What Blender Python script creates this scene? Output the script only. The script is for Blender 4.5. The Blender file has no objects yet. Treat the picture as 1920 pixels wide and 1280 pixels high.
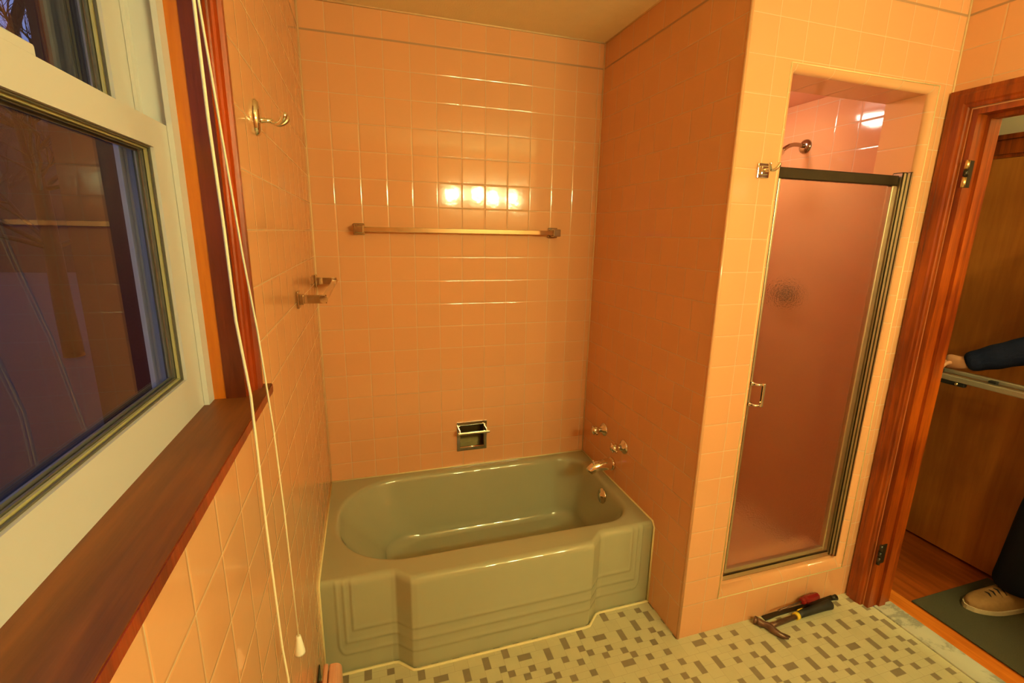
import bpy, bmesh, math, random
from mathutils import Vector, Matrix
random.seed(7)
C = bpy.context.scene.collection
PI = math.pi
# ------------------------------------------------------------------ measured room
L, R, P, H = 1.3146, 2.2178, 0.9098, 2.4185      # tub length, right wall, depth of shower front, ceiling
RIM, W0, W1 = 0.384, 0.703, 0.757                # tub rim height, apron front (ends / bulge)
TP, Z0 = 0.108, 0.148                            # tile pitch, first joint height
YR = -2.95                                       # rear wall
OX0, OX1, OZ0, OZ1 = 1.512, 2.125, 0.172, 2.060  # shower opening
YI = -0.75                                       # inner face of the shower front wall

# ------------------------------------------------------------------ node helper
class NT:
    def __init__(s, name):
        s.m = bpy.data.materials.new(name); s.m.use_nodes = True
        s.t = s.m.node_tree; s.t.nodes.clear()
        s.out = s.t.nodes.new('ShaderNodeOutputMaterial')
    def n(s, typ, **kw):
        x = s.t.nodes.new('ShaderNode' + typ)
        for k, v in kw.items(): setattr(x, k, v)
        return x
    def link(s, a, b): s.t.links.new(a, b)
    def put(s, sock, v):
        if hasattr(v, 'is_output'): s.link(v, sock)
        else: sock.default_value = v
    def ma(s, op, a, b=None, c=None):
        x = s.n('Math', operation=op)
        s.put(x.inputs[0], a)
        if b is not None: s.put(x.inputs[1], b)
        if c is not None: s.put(x.inputs[2], c)
        return x.outputs[0]
    def smooth(s, v, a, b, lo=0.0, hi=1.0):
        x = s.n('MapRange', interpolation_type='SMOOTHSTEP')
        s.put(x.inputs[0], v); x.inputs[1].default_value = a; x.inputs[2].default_value = b
        x.inputs[3].default_value = lo; x.inputs[4].default_value = hi
        return x.outputs[0]
    def mix(s, f, a, b):
        x = s.n('Mix', data_type='RGBA')
        s.put(x.inputs[0], f)
        for sk, v in ((x.inputs[6], a), (x.inputs[7], b)):
            if hasattr(v, 'is_output'): s.link(v, sk)
            else: sk.default_value = (*v, 1)
        return x.outputs[2]
    def noise(s, vec, scale, detail=3.0, rough=0.5, dist=0.0):
        x = s.n('TexNoise'); x.inputs['Scale'].default_value = scale
        x.inputs['Detail'].default_value = detail; x.inputs['Roughness'].default_value = rough
        x.inputs['Distortion'].default_value = dist
        if vec is not None: s.link(vec, x.inputs['Vector'])
        return x.outputs[0]
    def pos(s): return s.n('NewGeometry').outputs['Position']
    def xyz(s):
        x = s.n('SeparateXYZ'); s.link(s.pos(), x.inputs[0]); return x.outputs
    def vec(s, x, y, z):
        c = s.n('CombineXYZ')
        for i, v in enumerate((x, y, z)): s.put(c.inputs[i], v)
        return c.outputs[0]
    def bump(s, h, dist=1.0, strength=1.0):
        b = s.n('Bump'); b.inputs['Strength'].default_value = strength
        b.inputs['Distance'].default_value = dist; s.link(h, b.inputs['Height'])
        return b.outputs[0]
    def bsdf(s, color, rough=0.5, metal=0.0, normal=None, **kw):
        p = s.n('BsdfPrincipled')
        if hasattr(color, 'is_output'): s.link(color, p.inputs['Base Color'])
        else: p.inputs['Base Color'].default_value = (*color, 1)
        s.put(p.inputs['Roughness'], rough); p.inputs['Metallic'].default_value = metal
        if normal is not None: s.link(normal, p.inputs['Normal'])
        for k, v in kw.items(): p.inputs[k.replace('_', ' ')].default_value = v
        s.link(p.outputs[0], s.out.inputs[0])
        return s.m

def srgb(r, g, b):
    f = lambda c: (c/255/12.92) if c/255 <= .04045 else ((c/255+.055)/1.055)**2.4
    return (f(r), f(g), f(b))

TILE = (0.74, 0.36, 0.17)
GROUT = (0.70, 0.50, 0.31)

def tile_mat(name, u, u0=0.0, pu=TP, pv=TP, bond=0.0, v0=Z0, base=True, col=TILE, v='Z', wide=True, tilt=0.014):
    """glazed wall tile: u along X or Y, v along Z; pillowed edges, grout joints, each tile tilted a hair"""
    N = NT(name); X, Y, Z = N.xyz(); ax = {'X': X, 'Y': Y, 'Z': Z}
    U, V = ax[u], ax[v]
    big = 9.0
    vv = N.ma('DIVIDE', N.ma('SUBTRACT', V, v0), pv) if pv else None
    if pv and base:      # tall cove course at the floor
        lowc = N.ma('DIVIDE', N.ma('SUBTRACT', V, v0), v0)
        isl = N.ma('LESS_THAN', V, v0)
        vv = N.ma('ADD', N.ma('MULTIPLY', vv, N.ma('SUBTRACT', 1.0, isl)), N.ma('MULTIPLY', lowc, isl))
    row = N.ma('FLOOR', vv) if pv else None
    fv = N.ma('FRACT', vv) if pv else None
    uu = N.ma('DIVIDE', N.ma('SUBTRACT', U, u0), pu) if pu else None
    if pu and bond and pv:
        uu = N.ma('ADD', uu, N.ma('MULTIPLY', N.ma('FLOORED_MODULO', row, 2.0), bond))
    colm = N.ma('FLOOR', uu) if pu else 0.0
    fu = N.ma('FRACT', uu) if pu else None
    e = None
    if pu: e = N.ma('MULTIPLY', N.ma('MINIMUM', fu, N.ma('SUBTRACT', 1.0, fu)), pu)
    if pv:
        ev = N.ma('MULTIPLY', N.ma('MINIMUM', fv, N.ma('SUBTRACT', 1.0, fv)), pv)
        e = ev if e is None else N.ma('MINIMUM', e, ev)
    dark = None
    if wide and v == 'Z':
        e2 = N.ma('SUBTRACT', N.ma('ABSOLUTE', N.ma('SUBTRACT', V, 2.309)), 0.0028)
        e = N.ma('MINIMUM', e, e2)
        dark = N.ma('LESS_THAN', e2, 0.001)
    wn = N.n('TexWhiteNoise', noise_dimensions='2D')
    N.link(N.vec(colm, row if row is not None else 0.0, 0.0), wn.inputs[0])
    sep = N.n('SeparateColor'); N.link(wn.outputs['Color'], sep.inputs[0])
    r1, r2, r3 = sep.outputs
    h = N.smooth(e, 0.0004, 0.0052, 0.0, 0.00062)
    if pu: h = N.ma('ADD', h, N.ma('MULTIPLY', N.ma('MULTIPLY', N.ma('SUBTRACT', r1, .5), tilt*pu), N.ma('SUBTRACT', fu, .5)))
    if pv: h = N.ma('ADD', h, N.ma('MULTIPLY', N.ma('MULTIPLY', N.ma('SUBTRACT', r2, .5), tilt*pv*.6), N.ma('SUBTRACT', fv, .5)))
    nz = N.noise(N.pos(), 26.0, 2.0)
    h = N.ma('ADD', h, N.ma('MULTIPLY', nz, 0.00026))
    nrm = N.bump(h)
    g = N.smooth(e, 0.0006, 0.0013, 1.0, 0.0)
    var = N.ma('MULTIPLY_ADD', r3, 0.035, 0.985)
    hsv = N.n('HueSaturation'); hsv.inputs['Color'].default_value = (*col, 1); N.link(var, hsv.inputs['Value'])
    gc = N.mix(N.noise(N.pos(), 9.0), GROUT, tuple(c*.86 for c in GROUT))
    if dark is not None: gc = N.mix(dark, gc, (0.42, 0.23, 0.12))
    c = N.mix(g, hsv.outputs[0], gc)
    rough = N.ma('MULTIPLY_ADD', g, 0.5, 0.09)
    return N.bsdf(c, rough, 0, nrm, Specular_IOR_Level=0.5)

def plain(name, col, rough=.5, metal=0, nscale=0, namt=.1, bump=0, bscale=80, **kw):
    N = NT(name); c = col
    if nscale:
        c = N.mix(N.noise(N.pos(), nscale, 4.0), tuple(x*(1-namt) for x in col), tuple(min(1, x*(1+namt)) for x in col))
    nrm = N.bump(N.noise(N.pos(), bscale, 3.0), bump) if bump else None
    return N.bsdf(c, rough, metal, nrm, **kw)

def wood_mat(name, a, b, axis='Z', rough=.35, scale=9, knots=0.0, coat=.3):
    N = NT(name); X, Y, Z = N.xyz(); k = .07
    S = {'X': (N.ma('MULTIPLY', X, k), Y, Z), 'Y': (X, N.ma('MULTIPLY', Y, k), Z), 'Z': (X, Y, N.ma('MULTIPLY', Z, k))}[axis]
    v = N.vec(*S)
    n1 = N.noise(v, scale*4, 5.0, .6, .4); n2 = N.noise(v, scale*22, 3.0, .6)
    n3 = N.noise(N.pos(), 3.2, 2.0)
    f = N.ma('ADD', N.ma('MULTIPLY', n1, .7), N.ma('ADD', N.ma('MULTIPLY', n2, .25), N.ma('MULTIPLY', N.ma('SUBTRACT', n3, .5), .5)))
    c = N.mix(N.smooth(f, .25, .75), a, b)
    m = N.bsdf(c, rough, 0, N.bump(n2, .0004), Coat_Weight=coat, Coat_Roughness=.18)
    return m

def emit(name, col, s):
    N = NT(name); e = N.n('Emission'); e.inputs[0].default_value = (*col, 1); e.inputs[1].default_value = s
    N.link(e.outputs[0], N.out.inputs[0]); return N.m

def glass_mat(name, col=(1, 1, 1), rough=0.0, bump=0, bscale=150, ior=1.33):
    N = NT(name)
    nrm = None
    if bump:
        v = N.n('TexVoronoi', feature='SMOOTH_F1'); v.inputs['Scale'].default_value = bscale
        N.link(N.pos(), v.inputs['Vector'])
        nrm = N.bump(N.ma('ADD', v.outputs[0], N.noise(N.pos(), bscale*.6)), bump)
    return N.bsdf(col, rough, 0, nrm, Transmission_Weight=1.0, IOR=ior)

M = {}
M['tile_back'] = tile_mat('tile_back', 'X', u0=-0.0094)
M['tile_left'] = tile_mat('tile_left', 'Y', u0=-0.02)
M['tile_side'] = tile_mat('tile_side', 'Y', u0=-0.03, bond=.5)
M['tile_front'] = tile_mat('tile_front', 'X', u0=L)
M['tile_right'] = tile_mat('tile_right', 'Y', u0=-P)
M['tile_shower_x'] = tile_mat('tile_shower_x', 'X', u0=1.42, v0=.092, base=False, wide=False)
M['tile_shower_y'] = tile_mat('tile_shower_y', 'Y', u0=-.06, v0=.092, base=False, wide=False)
M['tile_jamb'] = tile_mat('tile_jamb', 'Y', u0=-3.0, pu=0, v0=.164, base=False, wide=False)
M['tile_nose_z'] = tile_mat('tile_nose_z', 'Y', pu=0, v0=.164, base=False, wide=False)
M['tile_nose_x'] = tile_mat('tile_nose_x', 'X', u0=1.512, pu=.153, pv=0, base=False, wide=False)
M['tile_soffit'] = tile_mat('tile_soffit', 'X', u0=1.512, pu=.153, pv=0, base=False, wide=False)
M['grout'] = plain('grout_bead', (.76, .52, .28), .6, nscale=30)
M['edge_tile'] = plain('edge_tile', TILE, .1, nscale=20, namt=.03)
M['caulk'] = plain('caulk_bead', (.80, .68, .36), .5, nscale=40)
M['ceiling'] = plain('ceiling_paint', (.90, .72, .42), .8, nscale=14, namt=.05, bump=.002, bscale=160)
M['tub'] = plain('tub_enamel', (.37, .35, .22), .045, nscale=20, namt=.02, Coat_Weight=.4, Coat_Roughness=.05)
M['chrome'] = plain('chrome', (.80, .77, .70), .08, 1.0, nscale=60, namt=.04)
M['chrome_dim'] = plain('chrome_dim', (.40, .34, .26), .14, 1.0, nscale=60, namt=.1)  # chrome darkened in its colour, for dark surroundings that are not built to mirror
M['chrome_dark'] = plain('dark_reflection_chrome', (.16, .13, .07), .3, 1.0, nscale=60, namt=.2)  # soap dish pocket: dark reflection put into the chrome colour
M['chrome_bar'] = plain('chrome_bar', (.58, .52, .42), .07, 1.0, nscale=30, namt=.1)
M['alu'] = plain('anodised_aluminium', (.66, .56, .40), .38, 1.0, nscale=50, namt=.06)
M['alu_matt'] = plain('matt_aluminium', (.50, .46, .36), .42, .7, nscale=50, namt=.06)
M['dark_rail'] = plain('dark_bronze_rail', (.035, .022, .012), .35, .8, nscale=40)
M['rubber'] = plain('black_rubber', (.012, .011, .010), .6, nscale=60)
M['vinyl'] = plain('white_vinyl', (.55, .53, .54), .35, nscale=10, namt=.03)
M['gasket'] = plain('window_gasket', (.09, .08, .06), .4, nscale=40)
M['spacer'] = plain('pane_spacer', (.20, .20, .22), .3, .6, nscale=40)
M['glazing_bead'] = plain('glazing_bead', (.36, .32, .16), .3, nscale=40)
M['glass'] = glass_mat('window_glass', (.95, .97, .97))
M['rain_glass'] = glass_mat('pebbled_glass', (1.0, .92, .84), .20, .0005, 190)
M['acrylic'] = glass_mat('clear_acrylic', (1, .97, .94), .03)
M['bulb_glass'] = emit('bulb_glow', (.87, 1.0, .45), 272.0)
M['shower_bulb'] = emit('shower_lamp_glow', (1.0, .84, .68), 64.0)
M['hall_bulb'] = emit('hall_lamp_glow', (1.0, .84, .36), 360.0)
M['casing'] = wood_mat('red_stained_casing', srgb(98, 25, 0), srgb(168, 60, 4), coat=.12)
M['stop'] = wood_mat('dark_stop_wood', srgb(74, 22, 0), srgb(108, 40, 3), coat=.1)
M['stool'] = wood_mat('worn_stool_wood', srgb(78, 37, 8), srgb(134, 72, 22), 'Y', .5, 6, coat=.05)
M['jamb'] = wood_mat('orange_jamb_wood', srgb(172, 86, 6), srgb(200, 112, 20), 'Z', coat=.12)
M['door_casing'] = wood_mat('door_casing_wood', srgb(96, 28, 0), srgb(170, 76, 6), coat=.1)
M['hall_door'] = wood_mat('birch_door_veneer', srgb(150, 84, 26), srgb(188, 116, 44), 'Z', .3, 3)
M['hall_floor'] = wood_mat('hall_oak_boards', srgb(122, 52, 12), srgb(170, 84, 26), 'Y', .3, 7)
M['hall_wall'] = plain('hall_wall_paint', (.66, .60, .46), .8, nscale=8, namt=.04)
M['rug'] = plain('grey_green_mat', (.052, .046, .020), .95, nscale=240, namt=.35, bump=.002, bscale=500)
M['mosaic_light'] = plain('mosaic_light', (.54, .49, .30), .42, nscale=30, namt=.07)
M['mosaic_light2'] = plain('mosaic_light2', (.515, .465, .282), .42, nscale=30, namt=.07)
M['mosaic_dark'] = plain('mosaic_dark', (.235, .185, .115), .42, nscale=40, namt=.12)
M['mosaic_grout'] = plain('mosaic_grout', (.42, .36, .24), .7, nscale=40)
M['radiator'] = plain('salmon_enamel', (.74, .36, .22), .3, nscale=20, namt=.03)
M['cord'] = plain('blind_cord', (.80, .72, .52), .7, nscale=300)
M['tassel'] = plain('white_plastic', (.86, .82, .70), .35, nscale=60)
M['brass'] = plain('antique_brass', (.80, .60, .28), .28, 1.0, nscale=60)
M['black_iron'] = plain('dark_iron', (.045, .035, .025), .35, .7, nscale=60)
M['tool_steel'] = plain('rusty_tool_steel', (.16, .085, .055), .38, .6, nscale=90, namt=.3)
M['red_plastic'] = plain('red_plastic', (.20, .008, .007), .22, nscale=60)
M['yellow'] = plain('yellow_plastic', (.85, .58, .03), .4, nscale=60)
M['skin'] = plain('skin', (.44, .20, .10), .5, nscale=60, namt=.08)
M['jacket'] = plain('navy_fleece', (.006, .009, .028), .95, nscale=120, namt=.4, bump=.002, bscale=90, Specular_IOR_Level=.15)
M['jeans'] = plain('dark_jeans', (.008, .010, .018), .95, nscale=160, namt=.3, Specular_IOR_Level=.15)
M['suede'] = plain('tan_suede', (.28, .15, .05), .85, nscale=70, namt=.2)
M['sole'] = plain('shoe_sole', (.50, .40, .24), .7, nscale=70)
M['hair'] = plain('brown_hair', (.05, .03, .015), .6, nscale=140, namt=.4)
M['eye'] = plain('eye_white', (.7, .68, .62), .2, nscale=60)
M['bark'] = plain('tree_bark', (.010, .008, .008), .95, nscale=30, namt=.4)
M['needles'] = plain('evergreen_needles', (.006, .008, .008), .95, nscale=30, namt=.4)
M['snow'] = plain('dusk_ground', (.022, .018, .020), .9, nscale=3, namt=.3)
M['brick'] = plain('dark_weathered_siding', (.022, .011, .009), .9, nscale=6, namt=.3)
N = NT('marble'); p_ = N.pos()
v_ = N.noise(p_, 3.2, 7.0, .65, .5)
vein = N.smooth(N.ma('ABSOLUTE', N.ma('SUBTRACT', v_, .47)), .0, .05, .6, 0.0)
M['marble'] = N.bsdf(N.mix(vein, N.mix(N.noise(p_, 5.0), (.42, .40, .29), (.50, .47, .36)), (.13, .13, .11)), .3)

# ------------------------------------------------------------------ mesh helper
class MB:
    def __init__(s): s.bm = bmesh.new(); s.mats = []
    def mi(s, m):
        if m not in s.mats: s.mats.append(m)
        return s.mats.index(m)
    def face(s, vs, m, smooth=False):
        try: f = s.bm.faces.new(vs)
        except ValueError: return None
        f.material_index = s.mi(m); f.smooth = smooth; return f
    def box(s, x0, y0, z0, x1, y1, z1, m, mats=None, bev=0.0, seg=2):
        """mats: optional dict 'x-','x+','y-','y+','z-','z+' -> material"""
        co = [(x, y, z) for x in (x0, x1) for y in (y0, y1) for z in (z0, z1)]
        v = [s.bm.verts.new(c) for c in co]
        F = {'x-': (0, 1, 3, 2), 'x+': (4, 6, 7, 5), 'y-': (0, 4, 5, 1), 'y+': (2, 3, 7, 6), 'z-': (0, 2, 6, 4), 'z+': (1, 5, 7, 3)}
        fs = []
        for k, ids in F.items():
            fs.append(s.face([v[i] for i in ids], (mats or {}).get(k, m)))
        if bev > 0:
            ed = list({e for f in fs for e in f.edges})
            r = bmesh.ops.bevel(s.bm, geom=ed, offset=bev, segments=seg, profile=.5, affect='EDGES')
            for f in r['faces']: f.smooth = False
        return v
    def tube(s, pts, r, m, n=12, caps=True, smooth=True, flat=1.0):
        pts = [Vector(p) for p in pts]; rs = r if isinstance(r, (list, tuple)) else [r]*len(pts)
        rings = []; up = None
        for i, p in enumerate(pts):
            t = (pts[min(i+1, len(pts)-1)] - pts[max(i-1, 0)]).normalized()
            if up is None:
                a = Vector((0, 0, 1)) if abs(t.z) < .9 else Vector((1, 0, 0))
                up = (a - t*a.dot(t)).normalized()
            else: up = (up - t*up.dot(t)).normalized()
            sd = t.cross(up)
            rings.append([s.bm.verts.new(p + (up*math.cos(2*PI*k/n)*flat + sd*math.sin(2*PI*k/n))*rs[i]) for k in range(n)])
        for a, b in zip(rings, rings[1:]):
            for k in range(n): s.face([a[k], b[k], b[(k+1) % n], a[(k+1) % n]], m, smooth)
        if caps:
            s.face(rings[0], m); s.face(list(reversed(rings[-1])), m)
        return rings
    def lathe(s, base, axis, prof, m, n=24, smooth=True):
        """prof: list of (radius, distance along axis)"""
        base = Vector(base); t = Vector(axis).normalized()
        a = Vector((0, 0, 1)) if abs(t.z) < .9 else Vector((1, 0, 0))
        up = (a - t*a.dot(t)).normalized(); sd = t.cross(up); rings = []
        for r, h in prof:
            if r <= 1e-6: rings.append([s.bm.verts.new(base + t*h)])
            else: rings.append([s.bm.verts.new(base + t*h + (up*math.cos(2*PI*k/n) + sd*math.sin(2*PI*k/n))*r) for k in range(n)])
        for A, B in zip(rings, rings[1:]):
            for k in range(n):
                k2 = (k+1) % n
                vs = [A[k % len(A)], B[k % len(B)], B[k2 % len(B)], A[k2 % len(A)]]
                u = []
                for q in vs:
                    if q not in u: u.append(q)
                if len(u) > 2: s.face(u, m, smooth)
        if len(rings[0]) > 1: s.face(list(rings[0]), m)
        if len(rings[-1]) > 1: s.face(list(reversed(rings[-1])), m)
    def prism(s, prof, f0, f1, m, smooth=False):
        """prof: closed list of 2-d points, f0/f1 map a 2-d point to 3-d at either end"""
        A = [s.bm.verts.new(f0(p)) for p in prof]; B = [s.bm.verts.new(f1(p)) for p in prof]; n = len(prof)
        for k in range(n): s.face([A[k], A[(k+1) % n], B[(k+1) % n], B[k]], m, smooth)
        s.face(list(reversed(A)), m); s.face(B, m)
    def grid(s, P, m, smooth=True, wrap=False, flip=False):
        V = [[s.bm.verts.new(p) for p in row] for row in P]
        for a, b in zip(V, V[1:]):
            n = len(a)
            for k in range(n if wrap else n-1):
                q = [a[k], a[(k+1) % n], b[(k+1) % n], b[k]]
                s.face(list(reversed(q)) if flip else q, m, smooth)
        return V
    def build(s, name, parent=None, recalc=True, loc=None):
        if recalc: bmesh.ops.recalc_face_normals(s.bm, faces=s.bm.faces)
        off = Vector(loc) if loc is not None else (wloc(parent) if parent else Vector((0, 0, 0)))
        if off.length > 0: bmesh.ops.translate(s.bm, verts=s.bm.verts, vec=-off)
        me = bpy.data.meshes.new(name); s.bm.to_mesh(me); s.bm.free()
        for m in s.mats: me.materials.append(m)
        o = bpy.data.objects.new(name, me); C.objects.link(o)
        if parent:
            o.parent = parent
        elif loc is not None: o.location = loc
        return o
def wloc(o):
    v = Vector((0, 0, 0))
    while o: v += o.location; o = o.parent
    return v
def thing(name, label, cat, loc, group=None):
    o = bpy.data.objects.new(name, None); C.objects.link(o); o.location = loc
    o.empty_display_size = .05
    o['label'] = label; o['category'] = cat
    if group: o['group'] = group
    return o
def struct(o, label=None):
    o['kind'] = 'structure'
    if label: o['label'] = label
    return o
def tag(o, label, cat, group=None):
    o['label'] = label; o['category'] = cat
    if group: o['group'] = group
    return o
def sempty(name, loc=(0, 0, 0), label=None):
    o = bpy.data.objects.new(name, None); C.objects.link(o); o.location = loc; o.empty_display_size = .05
    return struct(o, label)
def one(name, parent, fn, loc=None, **kw):
    b = MB(); fn(b); return b.build(name, parent, loc=loc, **kw)
def bez(p0, p1, p2, p3, n=10):
    p0, p1, p2, p3 = map(Vector, (p0, p1, p2, p3))
    return [p0*(1-t)**3 + p1*3*t*(1-t)**2 + p2*3*t*t*(1-t) + p3*t**3 for t in [i/n for i in range(n+1)]]

# ------------------------------------------------------------------ camera
def make_camera():
    cx, cy, cz, yaw, pitch, roll, f = 0.20608, -2.17904, 1.55444, 0.30413, -0.22671, 0.0195, 876.036
    fwd = Vector((math.sin(yaw)*math.cos(pitch), math.cos(yaw)*math.cos(pitch), math.sin(pitch)))
    right = Vector((math.cos(yaw), -math.sin(yaw), 0)); up = right.cross(fwd)
    r = right*math.cos(roll) + up*math.sin(roll); u = up*math.cos(roll) - right*math.sin(roll)
    m = Matrix(((r.x, u.x, -fwd.x, cx), (r.y, u.y, -fwd.y, cy), (r.z, u.z, -fwd.z, cz), (0, 0, 0, 1)))
    cam = bpy.data.cameras.new('camera'); o = bpy.data.objects.new('camera', cam); C.objects.link(o)
    o.matrix_world = m; cam.sensor_width = 36; cam.lens = f*36/1920; cam.clip_start = .02; cam.clip_end = 200
    bpy.context.scene.camera = o
make_camera()

# ------------------------------------------------------------------ room shell
T = .12
# back wall, with a pocket for the recessed soap dish
SX0, SX1, SZ0, SZ1 = .622, .746, .483, .606
b = MB(); m = M['tile_back']
b.box(-T, 0, 0, SX0, T, H, m); b.box(SX1, 0, 0, L+.05, T, H, m)
b.box(SX0, 0, 0, SX1, T, SZ0, m); b.box(SX0, 0, SZ1, SX1, T, H, m); b.box(SX0, .06, SZ0, SX1, T, SZ1, m)
struct(b.build('wall_back'))
# left wall with the window opening
WY0, WY1, WZ0, WZ1 = -2.24, -1.333, 1.262, 2.07
b = MB(); m = M['tile_left']
b.box(-T, WY1, 0, 0, 0, H, m); b.box(-T, YR, 0, 0, WY0, H, m)
b.box(-T, WY0, 0, 0, WY1, WZ0, m); b.box(-T, WY0, WZ1, 0, WY1, H, m)
struct(b.build('wall_left'))
# partition between tub and shower
b = MB()
b.box(L, -P, 0, 1.42, 0, H, M['tile_front'], {'x-': M['tile_side'], 'x+': M['tile_shower_y']})
struct(b.build('wall_partition'))
# shower front wall around the opening; the rounded edge tiles are a trim of their own
NR = .024
b = MB(); m = M['tile_front']; inn = {'y+': M['tile_shower_x']}
b.box(1.42, -P, 0, OX0-NR, YI, H, m, inn); b.box(OX1+NR, -P, 0, R, YI, H, m, inn)
b.box(OX0-NR, -P, 0, OX1+NR, YI, OZ0-NR, m, inn); b.box(OX0-NR, -P, OZ1+NR, OX1+NR, YI, H, m, inn)
struct(b.build('wall_shower_front'))
# bullnose frame of the opening
b = MB()
prof = [(NR - NR*math.sin(a), NR - NR*math.cos(a)) for a in [i*PI/2/8 for i in range(9)]]   # (outward offset, depth)
prof = [(NR, -.0005)] + [(o, d-.0005) for o, d in prof] + [(0, YI+P+.0005)]
def loop(o, d, rise):
    return [(OX0-o, -P+d, OZ0-o+rise), (OX1+o, -P+d, OZ0-o+rise), (OX1+o, -P+d, OZ1+o), (OX0-o, -P+d, OZ1+o)]
rings = []
for i, (o, d) in enumerate(prof):
    rise = 0 if i < 4 else min(.03, max(0, d)*.55)
    rings.append([b.bm.verts.new(q) for q in loop(o, d, rise)])
for i, (A, B) in enumerate(zip(rings, rings[1:])):
    last = i == len(rings)-2
    for k in range(4):
        mm = (M['tile_nose_x'], M['tile_jamb'])[k % 2]
        if last and k == 2: mm = M['tile_soffit']
        b.face([A[k], B[k], B[(k+1) % 4], A[(k+1) % 4]], mm, not last)
# inner closing strip so the frame has real thickness
back = [b.bm.verts.new(q) for q in [(OX0-NR, YI+.0005, OZ0-NR), (OX1+NR, YI+.0005, OZ0-NR), (OX1+NR, YI+.0005, OZ1+NR), (OX0-NR, YI+.0005, OZ1+NR)]]
for k in range(4): b.face([rings[-1][k], back[k], back[(k+1) % 4], rings[-1][(k+1) % 4]], M['tile_jamb'])
nose = struct(b.build('trim_1', recalc=False), 'rounded salmon edge tiles framing the shower opening')
gb_ = .0022
struct(one('trim_14', None, lambda b: [b.tube(q_, gb_, M['caulk'], 6) for q_ in ([(OX0-NR, -P, OZ0-NR), (OX1+NR, -P, OZ0-NR)], [(OX1+NR, -P, OZ0-NR), (OX1+NR, -P, OZ1+NR)], [(OX1+NR, -P, OZ1+NR), (OX0-NR, -P, OZ1+NR)], [(OX0-NR, -P, OZ1+NR), (OX0-NR, -P, OZ0-NR)])]), 'cream grout line round the shower opening')
# shower compartment
SR, SH = 2.2, 2.172
b = MB(); b.box(SR, YI, 0, R, 0, SH, M['tile_shower_y']); struct(b.build('wall_shower_right'))
b = MB(); b.box(1.42, 0, 0, R, T, H, M['tile_shower_x']); struct(b.build('wall_shower_back'))
b = MB(); b.box(1.42, YI, SH, R, 0, H, M['radiator']); struct(b.build('ceiling_shower'))
b = MB(); b.box(1.42, YI, -.02, SR, 0, .06, M['edge_tile']); struct(b.build('floor_shower'))
# right wall with the doorway
DY0, DY1, DZ = -1.745, -.985, 1.998
b = MB(); m = M['tile_right']; hw = {'x+': M['hall_wall']}
b.box(R, DY1, 0, R+.125, .6, H, m, hw); b.box(R, YR, 0, R+.125, DY0, H, m, hw); b.box(R, DY0, DZ, R+.125, DY1, H, m, hw)
struct(b.build('wall_right'))
b = MB(); b.box(-T, YR-T, 0, R+.125, YR, H, tile_mat('tile_rear', 'X')); struct(b.build('wall_rear'))
b = MB(); b.box(-T, YR-T, H, R+.125, T, H+.1, M['ceiling']); struct(b.build('ceiling'))

# mosaic floor: one sheet pattern of 1 inch cells repeated
def mosaic():
    n = 12; rnd = random.Random(21); g = [[None]*n for _ in range(n)]; tiles = []
    def fits(i, j, w, h): return all(g[(i+a) % n][(j+c) % n] is None for a in range(w) for c in range(h))
    def calm(i, j, w, h):      # dark pieces meet at corners only
        return all(g[(i+a+da) % n][(j+c+dc) % n] != 'D' for a in range(w) for c in range(h) for da, dc in ((1, 0), (-1, 0), (0, 1), (0, -1)))
    def lay(i, j, w, h, t):
        for a in range(w):
            for c in range(h): g[(i+a) % n][(j+c) % n] = t
        tiles.append((i, j, w, h, t))
    for i in range(n):
        for j in range(n):
            if g[i][j] is not None: continue
            r = rnd.random()
            ch = [(2, 2, 'L')] if r < .36 else [(1, 2, 'D'), (1, 1, 'D')] if r < .56 else [(2, 1, 'D'), (1, 1, 'D')] if r < .66 else [(1, 1, 'D')] if r < .90 else [(2, 1, 'L')]
            for w, h, t in ch + [(2, 2, 'L'), (1, 2, 'L'), (2, 1, 'L'), (1, 1, 'L')]:
                if fits(i, j, w, h) and (t == 'L' or calm(i, j, w, h)): lay(i, j, w, h, t); break
    b = MB(); c = .0262; g_ = .0006
    X1 = R+.032
    b.box(-.02, YR, -.06, X1, .0, -.0006, M['mosaic_grout'])
    for bi in range(int(X1/(c*n))+1):
        for bj in range(int(2.4/(c*n))+1):
            for i, j, w, h, t in tiles:
                x0 = (bi*n+i)*c; y1 = -.62-(bj*n+j)*c; x1 = min(x0+w*c, X1); y0 = max(y1-h*c, YR)
                if x0 >= X1 or y1 <= YR or (x0 > L+.01 and y0 > -P+.02): continue
                mm = M['mosaic_dark'] if t == 'D' else (M['mosaic_light'] if (i*7+j*3) % 5 else M['mosaic_light2'])
                v = [b.bm.verts.new(q) for q in ((x0+g_, y0+g_, 0), (x1-g_, y0+g_, 0), (x1-g_, y1-g_, 0), (x0+g_, y1-g_, 0))]
                b.face(v, mm)
    return struct(b.build('floor', recalc=False))
mosaic()
# grout beads in the corners and around the tub
def bead(name, pts, r=.004, mat='grout'):
    return struct(one(name, None, lambda b: b.tube(pts, r, M[mat], 6)))
bead('trim_2', [(0.001, -.001, RIM), (0.001, -.001, H)]); bead('trim_3', [(L-.001, -.001, RIM), (L-.001, -.001, H)])
bead('trim_4', [(0, -.0005, H-.001), (L, -.0005, H-.001)], .005)
bead('trim_5', [(L-.0005, -.002, H-.001), (L-.0005, -P, H-.001)], .004)
bead('trim_6', [(R-.001, -P-.001, .002), (R-.001, -P-.001, H)], .004)
bead('trim_7', [(L+.0045, -P+.0045, .0), (L+.0045, -P+.0045, H)], .0066, 'edge_tile')

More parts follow.
